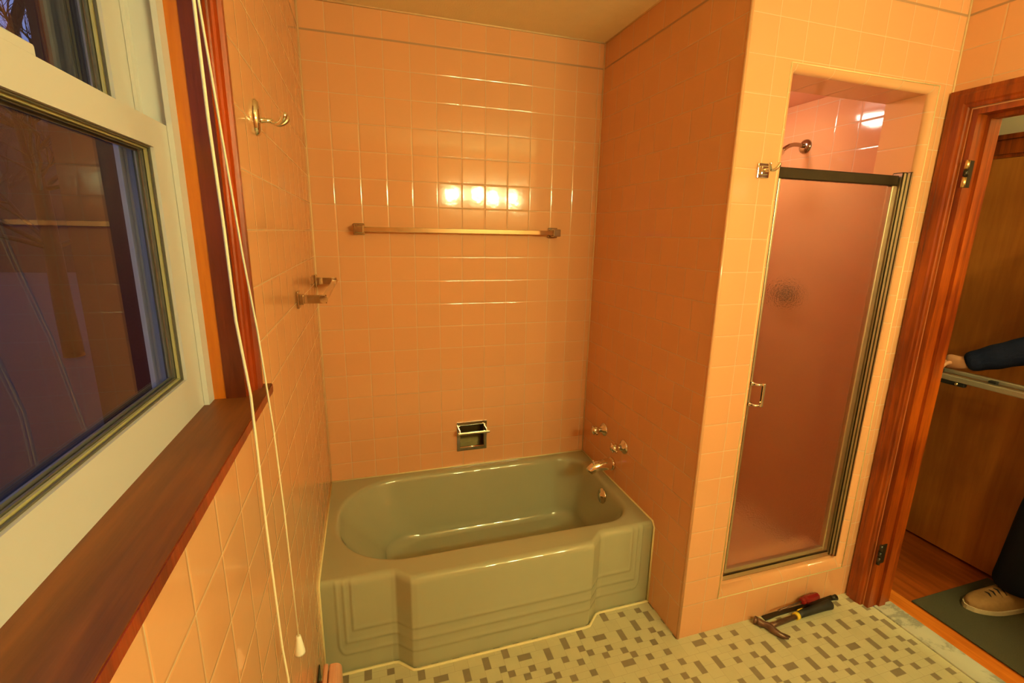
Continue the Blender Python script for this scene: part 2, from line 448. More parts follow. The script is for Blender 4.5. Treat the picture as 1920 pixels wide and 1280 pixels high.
# ------------------------------------------------------------------ bathtub
def outline_front(o=0.0):
    """apron plan line from left to right (x, y); o = inset"""
    raw = [(0, W0), (.235, W0), (.252, W0+.003), (.302, W1-.003), (.322, W1), (.985, W1), (1.008, W1-.003), (1.062, W0+.003), (1.082, W0), (L, W0)]
    pts = []
    for (x0, y0), (x1, y1) in zip(raw, raw[1:]):
        n = max(1, int((x1-x0)/.004))
        pts += [(x0+(x1-x0)*i/n, -(y0+(y1-y0)*i/n)+o) for i in range(n)]
    pts.append((L, -W0+o)); return pts
tub = thing('bathtub', 'taupe enamel bathtub with a stepped apron set in the salmon tiled alcove', 'bathtub', (L/2, -.36, 0))
def tub_shell(b):
    r = .026; m = M['tub']
    front = outline_front()
    # apron: terraced relief along left, bottom and right
    def relief(x, z):
        dl = (x-.045)*2.0; dr = (L-.045-x)*2.0; db = z-.066
        rc = .06; d = min(dl, dr, db)
        for a_ in (dl, dr):
            if a_ < rc and db < rc: d = min(d, rc - math.hypot(rc-a_, rc-db))
        s = 0
        for k in range(3):
            t = max(0, min(1, (d-.051*k)/.014)); s += t*t*(3-2*t)
            g_ = (d-.051*k-.013)/.008; s += .55*math.exp(-g_*g_)
        return s*.0031 - .0093
    zs = [0.0] + [i*.006 for i in range(1, int((RIM-r)/.006))]
    rows = []
    for z in zs: rows.append([(x, y-relief(x, z), z) for x, y in front])
    for i in range(0, 9):
        a = i*PI/2/8
        rows.append([(x, y+r-r*math.cos(a) - relief(x, RIM-r)*(math.cos(a)), RIM-r+r*math.sin(a)) for x, y in front])
    rows.append([(x, y+r+.012, RIM-.0012) for x, y in front])
    b.grid(rows, m)
    # rim and basin by rings sharing one angle list
    NA = 160
    def rr(x0, x1, y0, y1, rl, rg, n=NA):
        """rounded rectangle, superelliptic left end (rl) and right radius (rg)"""
        cx, cy = (x0+x1)/2, (y0+y1)/2; hy = (y1-y0)/2; pts = []
        seg = []
        def arc(ax, ay, rx, ry, a0, a1, k): return [(ax+rx*math.cos(a0+(a1-a0)*i/k), ay+ry*math.sin(a0+(a1-a0)*i/k)) for i in range(k)]
        q = n//8
        ryl = min(hy, rl*.93)
        seg += arc(x1-rg, y1-rg, rg, rg, 0, PI/2, q)
        xa, xb = x1-rg, x0+rl
        seg += [(xa+(xb-xa)*i/(2*q-0), y1) for i in range(2*q)]
        seg += arc(x0+rl, y1-ryl, rl, ryl, PI/2, PI, q)
        seg += [(x0, (y1-ryl)+((y0+ryl)-(y1-ryl))*i/2) for i in range(2)]
        seg += arc(x0+rl, y0+ryl, rl, ryl, PI, 3*PI/2, q)
        seg += [(xb+(xa-xb)*i/(2*q), y0) for i in range(2*q)]
        seg += arc(x1-rg, y0+rg, rg, rg, 3*PI/2, 2*PI, q)
        k = n-len(seg)
        seg += [(x1, y0+rg+(y1-rg-y0-rg)*i/k) for i in range(k)]
        return seg
    #  (t, z): lip, wall, cove, bottom
    top = (.052, 1.262, -.632, -.045, .27, .13)
    bot = (.335, 1.165, -.545, -.135, .10, .09)
    sec = []
    for o, z in ((-.020, RIM), (-.010, RIM-.0015), (-.003, RIM-.006), (.003, RIM-.015), (.006, RIM-.026)):
        sec.append((0, o, z))
    zt, zb = RIM-.03, .085
    for i in range(1, 9):
        t = i/8; sec.append((t*.60, .006, zt+(zb+.06-zt)*t))
    for i in range(1, 11):
        a = i/10*PI/2; sec.append((.60+.40*(1-math.cos(a)), .006, zb+.06*(1-math.sin(a))))
    for i in range(1, 4): sec.append((1.0, .006+.03*i, zb-.001*i))
    rings = []
    for t, o, z in sec:
        q = [a+(c-a)*t for a, c in zip(top, bot)]
        rings.append([(x, y, z) for x, y in rr(q[0]+o, q[1]-o, q[2]+o, q[3]-o, max(.05, q[4]-o), max(.04, q[5]-o))])
    # outer ring on the walls / behind the apron edge
    cx, cy = .66, -.33
    fl = [(x, y+r) for x, y in front]
    poly = [(L, -.0)] + [(0, 0)] + fl
    def hit(px, py):
        dx, dy = px-cx, py-cy; best = None
        n = len(poly)
        for i in range(n):
            (ax, ay), (bx, by) = poly[i], poly[(i+1) % n]
            ex, ey = bx-ax, by-ay; den = dx*ey-dy*ex
            if abs(den) < 1e-12: continue
            t = ((ax-cx)*ey-(ay-cy)*ex)/den; u = ((ax-cx)*dy-(ay-cy)*dx)/den
            if t > 0 and -1e-6 <= u <= 1+1e-6 and (best is None or t < best): best = t
        return (cx+dx*best, cy+dy*best)
    ring0 = [hit(x, y) for x, y, z in rings[0]]
    for cxr, cyr in ((0, 0), (L, 0), (0, -W0+r), (L, -W0+r)):
        k = min(range(NA), key=lambda i: (ring0[i][0]-cxr)**2+(ring0[i][1]-cyr)**2); ring0[k] = (cxr, cyr)
    mid = [((a[0]*.5+c[0]*.5), (a[1]*.5+c[1]*.5), RIM) for a, c in zip(ring0, rings[0])]
    rows = [[(x, y, RIM) for x, y in ring0], mid] + rings
    V = b.grid(rows, m, wrap=True)
    b.face(V[-1], m, False)
    # hidden side and back skirts
    b.face([b.bm.verts.new(q) for q in ((0, 0, 0), (0, 0, RIM), (0, -W0+r, RIM), (0, -W0, 0))], m)
    b.face([b.bm.verts.new(q) for q in ((L, 0, 0), (L, 0, RIM), (L, -W0+r, RIM), (L, -W0, 0))], m)
shell = one('shell', tub, tub_shell); shell.scale = (.9965, .9965, 1); shell.location.y -= .0012
def ovf(b):
    b.lathe((1.247, -.372, .328), (-1, 0, .12), [(.037, 0), (.037, .004), (.033, .009), (.014, .011), (.012, .016), (0, .017)], M['chrome'], 28)
one('overflow_plate', tub, ovf)['label'] = 'round chrome overflow plate'
def drn(b): b.lathe((1.08, -.34, .0835), (0, 0, 1), [(.028, 0), (.027, .003), (.02, .004), (0, .003)], M['chrome'], 24)
one('drain', tub, drn)['label'] = 'chrome drain'
bead('trim_8', [(x, y-.001, .001) for x, y in outline_front()], .0055, 'caulk')
bead('trim_9', [(.001, -.002, RIM), (L-.001, -.002, RIM)], .0045, 'caulk')
bead('trim_10', [(.002, -.002, RIM), (.002, -W0+.015, RIM), (.002, -W0+.002, RIM-.02), (.002, -W0-.001, 0)], .0045, 'caulk')
bead('trim_11', [(L-.002, -.002, RIM), (L-.002, -W0+.015, RIM), (L-.002, -W0+.002, RIM-.02), (L-.002, -W0-.001, 0)], .0045, 'caulk')

# ------------------------------------------------------------------ tub fittings on the partition
def spout():
    o = tag(one('tub_spout', None, lambda b: (
        b.lathe((L, -.327, .467), (-1, 0, 0), [(.0315, 0), (.0315, .012)], M['chrome'], 24),
        b.tube(bez((L-.008, -.327, .467), (L-.06, -.327, .470), (L-.10, -.327, .466), (L-.124, -.327, .440), 14),
               [.029, .029, .0285, .028, .0275, .027, .0265, .026, .0255, .025, .0245, .0235, .0225, .0215, .0195], M['chrome'], 20),
        b.lathe((L-.104, -.327, .484), (0, 0, 1), [(.005, -.006), (.005, .006), (.007, .010), (.004, .014), (0, .015)], M['chrome'], 12)),
        loc=(L, -.327, .467)), 'curved chrome tub spout on the partition wall above the tub rim', 'faucet')
    return o
spout()
def tap(y, z, label):
    t = thing('faucet_handle', label, 'faucet handle', (L, y, z), 'tub faucet handles')
    one('mounting_flange', t, lambda b: b.lathe((L, y, z), (-1, 0, 0), [(.034, 0), (.033, .004), (.026, .010), (.017, .014), (.015, .020)], M['chrome'], 28))
    def knob(b):
        b.lathe((L, y, z), (-1, 0, 0), [(.012, .018), (.012, .030), (.017, .034), (.0185, .042), (.018, .058), (.014, .066), (0, .068)], M['chrome'], 16)
        for k in range(4):
            a = k*PI/2+.4
            b.tube([(L-.05, y+.012*math.cos(a), z+.012*math.sin(a)), (L-.052, y+.027*math.cos(a), z+.027*math.sin(a))], [.0065, .0055], M['chrome'], 8)
    one('knob', t, knob)
tap(-.227, .604, 'chrome tub faucet handle nearest the back wall above the spout')
tap(-.42, .598, 'chrome tub faucet handle farther from the back wall above the spout')

# ------------------------------------------------------------------ soap dish
sd = thing('soap_dish', 'recessed chrome soap dish with a grab bar on the back wall above the tub', 'soap dish', ((SX0+SX1)/2, 0, .545))
def frame_(b):
    m = M['chrome']; a0, a1, c0, c1 = .607, .761, .468, .622
    for q in ((a0, c0, SX0, c1), (SX1, c0, a1, c1), (SX0, c0, SX1, SZ0), (SX0, SZ1, SX1, c1)):
        b.box(q[0], -.006, q[1], q[2], .0, q[3], m)
one('frame', sd, frame_)
def pocket(b):
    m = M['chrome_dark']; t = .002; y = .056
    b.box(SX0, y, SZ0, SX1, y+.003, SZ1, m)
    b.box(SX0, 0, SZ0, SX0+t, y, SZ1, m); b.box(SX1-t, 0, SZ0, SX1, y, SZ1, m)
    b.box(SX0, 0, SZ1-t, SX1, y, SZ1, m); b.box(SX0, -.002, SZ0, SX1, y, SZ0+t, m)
    b.tube([(SX0, -.006, SZ0+.004), (SX1, -.006, SZ0+.004)], .005, M['chrome'], 10)
one('pocket', sd, pocket)
def gbar(b):
    m = M['chrome']
    b.box(.604, -.056, .574, .766, -.043, .586, m, bev=.003)
    for x in (.615, .751): b.box(x-.004, -.048, .572, x+.004, -.004, .594, m, bev=.002)
one('grab_bar', sd, gbar)

# ------------------------------------------------------------------ towel bars
tb = thing('towel_bar', 'long square chrome towel bar on the back wall above the tub', 'towel bar', (.637, 0, 1.561))
def post(x):
    def f(b):
        b.box(x-.024, -.010, 1.537, x+.024, 0, 1.585, M['chrome_dim'], bev=.003)
        b.box(x-.019, -.066, 1.544, x+.019, -.008, 1.578, M['chrome_dim'], bev=.004)
    return f
one('mounting_post', tb, post(.187)); one('mounting_post', tb, post(1.084))
one('bar', tb, lambda b: b.box(.2, -.060, 1.551, 1.07, -.044, 1.571, M['chrome_bar'], bev=.0015))
lb = thing('towel_bar', 'towel bar with a clear rod between two chrome brackets beside the window', 'towel bar', (0, -.35, 1.345))
def bracket(y):
    def f(b):
        z = 1.345
        b.box(0, y-.022, z-.026, .009, y+.022, z+.026, M['chrome_dim'], bev=.003)
        b.box(.006, y-.014, z-.015, .022, y+.014, z+.015, M['chrome_dim'], bev=.003)
        pts = [(.016, 0), (.030, .006), (.05, .002), (.066, 0), (.082, .004), (.086, .0)]
        for (a, o0), (c, o1) in zip(pts, pts[1:]):
            b.prism([(a, y-.004+o0), (c, y-.004+o1), (c, y+.002+o1), (a, y+.002+o0)],
                    lambda q: (q[0], q[1], z-.013), lambda q: (q[0], q[1], z+.013), M['chrome_dim'])
        b.lathe((.078, y-.010, z), (0, 1, 0), [(.012, 0), (.012, .022)], M['chrome'], 12)
    return f
one('mounting_bracket', lb, bracket(-.625)); one('mounting_bracket', lb, bracket(-.055))
one('rod', lb, lambda b: b.box(.0715, -.632, 1.3375, .0865, -.05, 1.3525, M['acrylic']))['label'] = 'clear acrylic rod'

# ------------------------------------------------------------------ robe hooks
rh = thing('robe_hook', 'oval chrome double robe hook on the tiled wall beside the window', 'hook', (0, -1.012, 1.78))
def oval(b):
    c = Vector((0, -1.012, 1.78)); n = 32
    prof = [(1.0, 0), (1.0, .004), (.9, .009), (.6, .012), (.3, .013)]
    P_ = [[(h, c.y+.021*s*math.cos(2*PI*k/n), c.z+.036*s*math.sin(2*PI*k/n)) for k in range(n)] for s, h in prof]
    V = b.grid(P_, M['chrome'], wrap=True); b.face(V[-1], M['chrome'])
one('mounting_plate', rh, oval)
def prongs(b):
    m = M['chrome']
    b.lathe((.008, -1.012, 1.776), (1, 0, 0), [(.009, 0), (.006, .006), (.0045, .012), (.0045, .026)], m, 14)
    for s in (-1, 1):
        b.tube(bez((.032, -1.012, 1.775), (.044, -1.012+s*.004, 1.766), (.056, -1.012+s*.016, 1.772), (.062, -1.012+s*.020, 1.791), 10),
               [.0045, .0045, .0045, .0046, .0047, .005, .0054, .006, .0068, .0066, .004], m, 10)
one('hook_prongs', rh, prongs)
rh2 = thing('robe_hook', 'small square chrome robe hook on the lit tiles left of the shower door', 'hook', (1.43, -P, 1.765))
one('mounting_plate', rh2, lambda b: (b.box(1.407, -P-.006, 1.742, 1.453, -P, 1.788, M['chrome'], bev=.002),
                            b.box(1.416, -P-.012, 1.751, 1.444, -P-.005, 1.779, M['chrome'], bev=.003)))
def pr2(b):
    m = M['chrome']; y = -P
    b.tube([(1.43, y-.010, 1.765), (1.43, y-.030, 1.764)], .006, m, 10)
    for s in (-1, 1):
        b.tube(bez((1.43, y-.028, 1.764), (1.43+s*.006, y-.040, 1.758), (1.43+s*.015, y-.045, 1.768), (1.43+s*.019, y-.047, 1.784), 8), [.005]*8+[.006], m, 8)
one('hook_prongs', rh2, pr2)

# ------------------------------------------------------------------ window
win = sempty('window_1', (-.06, (WY0+WY1)/2, WZ0))
Vn = M['vinyl']
def wframe(b):
    # jamb channels, head and sill of the replacement window
    for y0, y1 in ((WY1-.020, WY1), (WY0, WY0+.020)):
        b.box(-.119, y0, WZ0, -.043, y1, WZ1, Vn)
    ys = [WY1-.020, WY0+.020]
    for y, s in ((WY1-.020, -1), (WY0+.020, 1)):            # stops and tracks
        for x0, x1, d in ((-.050, -.043, .010), (-.0835, -.0790, .012), (-.1185, -.1125, .012)):
            b.box(x0, min(y, y+s*d), WZ0, x1, max(y, y+s*d), WZ1, Vn)
    b.box(-.119, WY0+.020, WZ1-.03, -.0432, WY1-.020, WZ1, Vn); b.box(-.119, WY0+.020, WZ0, -.052, WY1-.020, WZ0+.015, Vn)
one('window_frame', win, wframe)
def sash(name, xf, xb, z0, z1, bot, top, label, stile=.062):
    s = MB(); ya, yb = WY0+.022, WY1-.022
    s.box(xb, ya, z0, xf, ya+stile, z1, Vn); s.box(xb, yb-stile, z0, xf, yb, z1, Vn)
    s.box(xb, ya+stile, z0, xf, yb-stile, z0+bot, Vn); s.box(xb, ya+stile, z1-top, xf, yb-stile, z1, Vn)
    o = s.build(name, win); o['label'] = label
    y0, y1, c0, c1 = ya+stile, yb-stile, z0+bot, z1-top
    def bd(b):
        e = xb+.0005
        for x, mm, w, h in ((xf-.0055, M['gasket'], .002, .0025), (xf-.0095, M['glazing_bead'], .004, .0030), (xf-.0135, M['gasket'], .0055, .0028), (xb+.0075, M['spacer'], .007, .0030), (xb+.0022, M['gasket'], .005, .0020)):
            b.box(x-h/2, y0, c0, x+h/2, y0+w, c1, mm); b.box(x-h/2, y1-w, c0, x+h/2, y1, c1, mm)
            b.box(x-h/2, y0+w, c0, x+h/2, y1-w, c0+w, mm); b.box(x-h/2, y0+w, c1-w, x+h/2, y1-w, c1, mm)
    one('glazing_bead', o, bd)
    one('pane', o, lambda b: b.box(xb+.003, y0, c0, xb+.0075, y1, c1, M['glass']))
    return o
lo = sash('lower_sash', -.0505, -.0785, WZ0+.016, 1.692, .060, .036, 'inner white sash below')
up = sash('upper_sash', -.084, -.112, 1.662, WZ1-.03, .030, .045, 'outer white sash above')
def lock(b):
    b.box(-.074, -1.80, 1.692, -.053, -1.635, 1.703, Vn, bev=.002); b.lathe((-.064, -1.72, 1.702), (0, 0, 1), [(.012, 0), (.012, .008), (0, .010)], Vn, 14)
    b.box(-.060, -1.745, 1.706, -.048, -1.70, 1.714, Vn, bev=.002)
one('sash_lock', lo, lock)
one('jamb', win, lambda b: (b.box(-.0465, WY1-.0035, WZ0, -.0255, WY1-.0002, WZ1, M['jamb']), b.box(-.0465, WY0+.0002, WZ0, -.0255, WY0+.0035, WZ1, M['jamb']),
                          b.box(-.0465, WY0+.0035, WZ1-.0035, -.0255, WY1-.0035, WZ1-.0002, M['jamb'])))['label'] = 'orange wooden jamb strip'
def casing(b):
    m = M['casing']
    pr_ = [(-.0015, .0003), (-.0015, .0045), (.003, .0062), (.008, .0060), (.011, .0035), (.014, .0075), (.020, .0095), (.024, .0075), (.028, .0115), (.036, .0145), (.040, .020), (.0525, .020), (.055, .0175), (.055, .0003)]
    b.prism(pr_, lambda q: (q[1], WY1+q[0], WZ0+.016), lambda q: (q[1], WY1+q[0], WZ1+q[0]), m)
    b.prism(pr_, lambda q: (q[1], WY0-q[0], WZ0+.016), lambda q: (q[1], WY0-q[0], WZ1+q[0]), m)
    b.prism(pr_, lambda q: (q[1], WY1+q[0], WZ1+q[0]), lambda q: (q[1], WY0-q[0], WZ1+q[0]), m)
one('casing', win, casing)['label'] = 'dark red stained wooden casing'
one('stop_strip', win, lambda b: (b.box(-.0253, WY1-.005, WZ0, .0042, WY1-.0002, WZ1, M['stop']), b.box(-.0253, WY0+.0002, WZ0, .0042, WY0+.005, WZ1, M['stop']),
                          b.box(-.0253, WY0+.005, WZ1-.005, .0042, WY1-.005, WZ1-.0002, M['stop'])))['label'] = 'dark brown inner strip of the window trim'
def stool(b):
    z1 = WZ0+.0165
    e = .0003; o_ = .066
    out = [(-.0555, WY0+e), (-.0555, WY1-e), (.0004, WY1-e), (.0004, WY1+o_), (.0300, WY1+o_), (.0315, WY1+o_-.0015), (.0315, WY0-o_+.0015), (.0300, WY0-o_), (.0004, WY0-o_), (.0004, WY0+e)]
    b.prism(out, lambda q: (q[0], q[1], z1-.016), lambda q: (q[0], q[1], z1), M['stool'])
    b.box(.0316, WY0-o_+.002, z1-.0152, .0330, WY1+o_-.002, z1-.0012, M['casing'])
one('stool', win, stool)['label'] = 'worn dark brown wooden window stool'
# blind headrail above the frame of view and its cords
bl = thing('window_blind', 'white pulled-up blind whose cords hang in front of the dark window casing', 'blind', (.03, (WY0+WY1)/2, WZ1))
one('headrail', bl, lambda b: b.box(.0202, WY0+.02, WZ1+.004, .062, WY1+.03, WZ1+.05, M['tassel'], bev=.003))
one('slat_stack', bl, lambda b: [b.box(.0215, WY0+.03, WZ1-.028+i*.0035, .046, WY1-.04, WZ1-.0262+i*.0035, M['tassel']) for i in range(9)])
def cord1(b):
    b.tube([(.05, -1.557, WZ1+.006), (.05, -1.556, 1.783), (.05, -1.554, 1.672), (.05, -1.542, 1.553), (.05, -1.537, 1.444), (.05, -1.506, 1.336), (.05, -1.502, 1.134), (.05, -1.487, .908), (.05, -1.471, .829), (.05, -1.46, .62)], .0018, M['cord'], 8)
one('lift_cord', bl, cord1)
def cord2(b):
    b.tube([(.052, -1.545, WZ1+.006), (.05, -1.538, 1.79), (.05, -1.510, 1.681), (.05, -1.467, 1.518), (.05, -1.427, 1.407), (.05, -1.388, 1.238), (.05, -1.371, 1.084), (.05, -1.356, .797)], .0014, M['cord'], 8)
one('lift_cord', bl, cord2)
one('tassel', bl, lambda b: b.lathe((.05, -1.356, .802), (0, 0, -1), [(.004, 0), (.005, .006), (.0095, .036), (.0095, .040), (0, .040)], M['tassel'], 14))['label'] = 'white plastic cord tassel'

# ------------------------------------------------------------------ baseboard heater below the window
rd = thing('baseboard_heater', 'salmon enamelled baseboard heater under the window next to the tub', 'heater', (.04, -1.7, 0))
RY0, RY1 = -2.7, -.845
one('back_plate', rd, lambda b: b.box(.0005, RY0, .0, .004, RY1+.02, .19, M['black_iron']))
def rpanel(x0, x1, z0, z1, r):
    def f(b):
        pr_ = [(x0, z0), (x1, z0)] + [(x1-r+r*math.cos(a), z1-r+r*math.sin(a)) for a in [i*PI/2/6 for i in range(7)]] + [(x0+.004, z1), (x0, z1-.004)]
        b.prism(pr_, lambda q: (q[0], RY0, q[1]), lambda q: (q[0], RY1, q[1]), M['radiator'])
    return f
one('inner_panel', rd, rpanel(.017, .031, .012, .207, .004)); one('front_cover', rd, rpanel(.0335, .071, .0, .203, .022))
one('end_cap', rd, lambda b: b.box(.0045, RY1-.03, 0, .016, RY1-.022, .17, M['radiator']))

# ------------------------------------------------------------------ shower door
YD = -.862
shd = thing('shower_door', 'framed pebbled glass shower door with a chrome pull in the tiled opening', 'shower door', (1.82, YD, .2))
A = M['alu']
def sframe(b):
    b.box(OX0+.001, YD-.016, .217, OX0+.022, YD+.016, 1.795, M['dark_rail'])            # strike channel
    b.box(OX1-.030, YD-.022, .200, OX1-.001, YD+.018, 1.800, A, bev=.004)              # hinge post
    b.box(OX1-.012, YD-.036, .200, OX1-.001, YD-.022, 1.800, A, bev=.003)
    b.box(OX0+.001, YD-.014, .190, OX1-.001, YD+.020, .216, A, bev=.003)
one('door_frame', shd, sframe)
one('top_rail', shd, lambda b: b.box(OX0+.020, YD-.012, 1.752, OX1-.034, YD+.012, 1.788, M['dark_rail'], bev=.003))['label'] = 'dark metal top rail'
def leaf(b):
    b.box(OX0+.026, YD-.012, .224, OX0+.036, YD+.010, 1.752, A, bev=.002)
    b.box(OX1-.062, YD-.014, .224, OX1-.036, YD+.010, 1.752, A, bev=.004)
    b.box(OX0+.030, YD-.012, .221, OX1-.036, YD+.010, .240, A, bev=.003)
one('leaf_frame', shd, leaf)
one('glass_panel', shd, lambda b: b.box(OX0+.034, YD-.003, .238, OX1-.058, YD+.003, 1.753, M['rain_glass']))['label'] = 'pebbled translucent glass'
def pull(b):
    m = M['chrome']; x = OX0+.031; y0 = YD-.011
    for z in (.955, 1.035):
        b.lathe((x, y0, z), (0, -1, 0), [(.009, 0), (.009, .006), (.006, .010)], m, 12)
        b.tube([(x, y0-.008, z), (x+.006, y0-.022, z), (x+.030, y0-.028, z)], .0048, m, 8)
    b.box(x+.024, y0-.034, .950, x+.034, y0-.024, 1.040, m, bev=.002)
one('pull_handle', shd, pull)
shh = thing('shower_fixture', 'chrome shower head on a bent arm high inside the shower', 'shower head', (SR, -.352, 1.977))
one('mounting_flange', shh, lambda b: b.lathe((SR, -.352, 1.977), (-1, 0, 0), [(.032, 0), (.031, .006), (.022, .013), (.014, .016)], M['chrome_dim'], 24))
armp = bez((SR-.004, -.352, 1.977), (SR-.06, -.355, 1.985), (SR-.10, -.36, 1.985), (SR-.150, -.365, 1.945), 10)
one('arm', shh, lambda b: b.tube(armp, .0095, M['chrome_dim'], 14))
hd = (armp[-1]-armp[-2]).normalized()
one('shower_head', shh, lambda b: b.lathe(armp[-1]-hd*.004, hd, [(.011, 0), (.016, .008), (.016, .024), (.012, .032), (.018, .045), (.030, .072), (.031, .080), (.026, .083), (0, .083)], M['chrome'], 24))
vl = thing('shower_valve', 'round shower valve blurred behind the pebbled glass', 'shower valve', (SR, -.37, 1.29))
one('mounting_flange', vl, lambda b: b.lathe((SR, -.37, 1.29), (-1, 0, 0), [(.055, 0), (.054, .006), (.030, .012)], M['chrome_dim'], 28))
one('handle', vl, lambda b: (b.lathe((SR-.008, -.37, 1.29), (-1, 0, 0), [(.024, 0), (.026, .03), (.020, .055), (0, .058)], M['black_iron'], 18),
                             b.tube([(SR-.05, -.37, 1.29), (SR-.055, -.44, 1.285)], .008, M['black_iron'], 10)))
sl = thing('ceiling_light', 'small glowing dome lamp on the shower ceiling', 'lamp', (1.76, -.32, SH))
one('lamp_base', sl, lambda b: b.lathe((1.76, -.32, SH), (0, 0, -1), [(.075, 0), (.075, .012), (.066, .016)], M['chrome'], 28))
one('lamp_dome', sl, lambda b: b.lathe((1.76, -.32, SH-.014), (0, 0, -1), [(.064, 0), (.060, .02), (.042, .042), (.02, .051), (0, .053)], M['shower_bulb'], 24))

# ------------------------------------------------------------------ doorway to the hall
d1 = sempty('door_1', (R, DY1, 0))
dm = M['door_casing']
def dcas(b):
    w = .063; x = R-.0205
    pr_ = [(0, .0), (0, .013), (.004, .016), (.012, .017), (.018, .020), (.044, .020), (.050, .017), (w, .017), (w, 0)]
    b.prism(pr_, lambda q: (R-q[1], DY1+q[0]+.004, 0), lambda q: (R-q[1], DY1+q[0]+.004, DZ+q[0]+.004), dm)
    b.prism(pr_, lambda q: (R-q[1], DY0-q[0]-.004, 0), lambda q: (R-q[1], DY0-q[0]-.004, DZ+q[0]+.004), dm)
    b.prism(pr_, lambda q: (R-q[1], DY1+q[0]+.004, DZ+q[0]+.004), lambda q: (R-q[1], DY0-q[0]-.004, DZ+q[0]+.004), dm)
one('casing', d1, dcas)
def djamb(b):
    x0, x1 = R-.001, R+.126
    b.box(x0, DY1-.018, 0, x1, DY1, DZ, dm); b.box(x0, DY0, 0, x1, DY0+.018, DZ, dm); b.box(x0, DY0+.018, DZ-.018, x1, DY1-.018, DZ, dm)
    b.box(R+.048, DY1-.030, 0, R+.085, DY1-.018, DZ-.030, dm); b.box(R+.048, DY0+.018, 0, R+.085, DY0+.030, DZ-.030, dm); b.box(R+.048, DY0+.018, DZ-.030, R+.085, DY1-.018, DZ-.018, dm)
one('jamb', d1, djamb)
def hinge(y, x, z, s=-1, mat='brass'):
    def f(b):
        b.box(x, y-.002, z-.045, x+.032, y+.001, z+.045, M['black_iron'])
        for k, (a, c) in enumerate(((-.045, -.012), (-.008, .012), (.016, .045))):
            b.tube([(x-.004, y-.003, z+a), (x-.004, y-.003, z+c)], .0068, M[mat if k != 1 else 'black_iron'], 12)
    return f
hg = one('hinge', d1, hinge(DY1-.0185, R-.001, 1.787)); hg['label'] = 'dark hinge with brass knuckles'
hg = one('hinge', d1, hinge(DY1-.0185, R-.001, .268, -1, 'black_iron')); hg['label'] = 'dark lower hinge'
struct(one('trim_12', None, lambda b: b.box(R+.033, DY0+.0185, -.06, R+.132, DY1-.0185, .006, M['marble'], bev=.003)), 'veined marble threshold in the doorway')
struct(one('trim_13', None, lambda b: b.box(R+.134, -3.0, -.06, R+.218, .9, .002, wood_mat('strip_wood', srgb(176, 88, 22), srgb(214, 124, 40), 'Y', .3))), 'orange wood border strip along the hall floor')
HX = 2.97
def hfloor(b):
    x = R+.2185; i = 0
    while x < HX+.1:
        b.box(x, -3.0, -.06, x+.0565, .9, 0, M['hall_floor']); x += .057
    b.box(x, -3.0, -.06, HX+.15, .9, 0, M['hall_floor'])
struct(one('floor_hall', None, hfloor))
b = MB(); wy0, wy1 = -1.46, -.63
b.box(HX+.03, wy1, 0, HX+.15, .9, H, M['hall_wall']); b.box(HX+.03, -3.0, 0, HX+.15, wy0, H, M['hall_wall']); b.box(HX+.03, wy0, 1.945, HX+.15, wy1, H, M['hall_wall'])
b.box(HX+.125, wy0, 0, HX+.15, wy1, 1.945, M['hall_wall']); b.box(R, .9, 0, HX+.15, 1.0, H, M['hall_wall']); b.box(R+.125, -3.1, 0, HX+.15, -3.0, H, M['hall_wall'])  # first box is added unseen behind the hall door to block sky light
struct(b.build('wall_hall'))
b = MB(); b.box(R+.126, -3.1, H, HX+.15, 1.0, H+.1, M['ceiling']); struct(b.build('ceiling_hall'))
d2 = sempty('door_2', (HX, wy1, 0))
def hcas(b):
    x0, x1 = HX+.012, HX+.03; w = .085
    for y0, y1, z0, z1 in ((wy1, wy1+w, 0, 1.945+w), (wy0-w, wy0, 0, 1.945+w), (wy0, wy1, 1.945, 1.945+w)): b.box(x0, y0, z0, x1, y1, z1, dm, bev=.003)
    b.box(x0-.008, wy0-w, 1.945+w-.022, x0, wy1+w, 1.945+w, dm, bev=.002)
    b.box(HX+.022, wy1-.016, 0, HX+.12, wy1, 1.945, dm); b.box(HX+.022, wy0, 0, HX+.12, wy0+.016, 1.945, dm); b.box(HX+.022, wy0, 1.93, HX+.12, wy1, 1.945, dm)
one('casing', d2, hcas)
one('panel', d2, lambda b: b.box(HX+.002, wy0+.018, .014, HX+.037, wy1-.018, 1.926, M['hall_door'], bev=.002))['label'] = 'flush birch hall door panel'
one('hinge', d2, lambda b: b.tube([(HX-.004, wy1-.014, 1.72), (HX-.004, wy1-.014, 1.81)], .008, M['black_iron'], 10))['label'] = 'dark hinge'
one('hinge', d2, lambda b: b.tube([(HX-.004, wy1-.014, .2), (HX-.004, wy1-.014, .29)], .008, M['black_iron'], 10))['label'] = 'dark hinge'
one('knob', d2, lambda b: b.lathe((HX+.002, wy0+.09, .95), (-1, 0, 0), [(.028, 0), (.026, .006), (.011, .012), (.011, .03), (.025, .042), (.026, .055), (.016, .064), (0, .066)], M['brass'], 20))
tag(one('hall_mat', None, lambda b: b.box(2.444, -2.2, 0.0005, 2.955, -1.03, .008, M['rug'], bev=.003), loc=(2.7, -1.6, 0)), 'grey-green mat in the hall under the tan shoe', 'mat')
tag(one('hall_mat', None, lambda b: b.box(2.44, -.655, 0.0005, 2.955, .5, .008, M['rug'], bev=.003), loc=(2.7, -.1, 0)), 'grey-green mat glimpsed at the foot of the hall door behind the door jamb', 'mat')

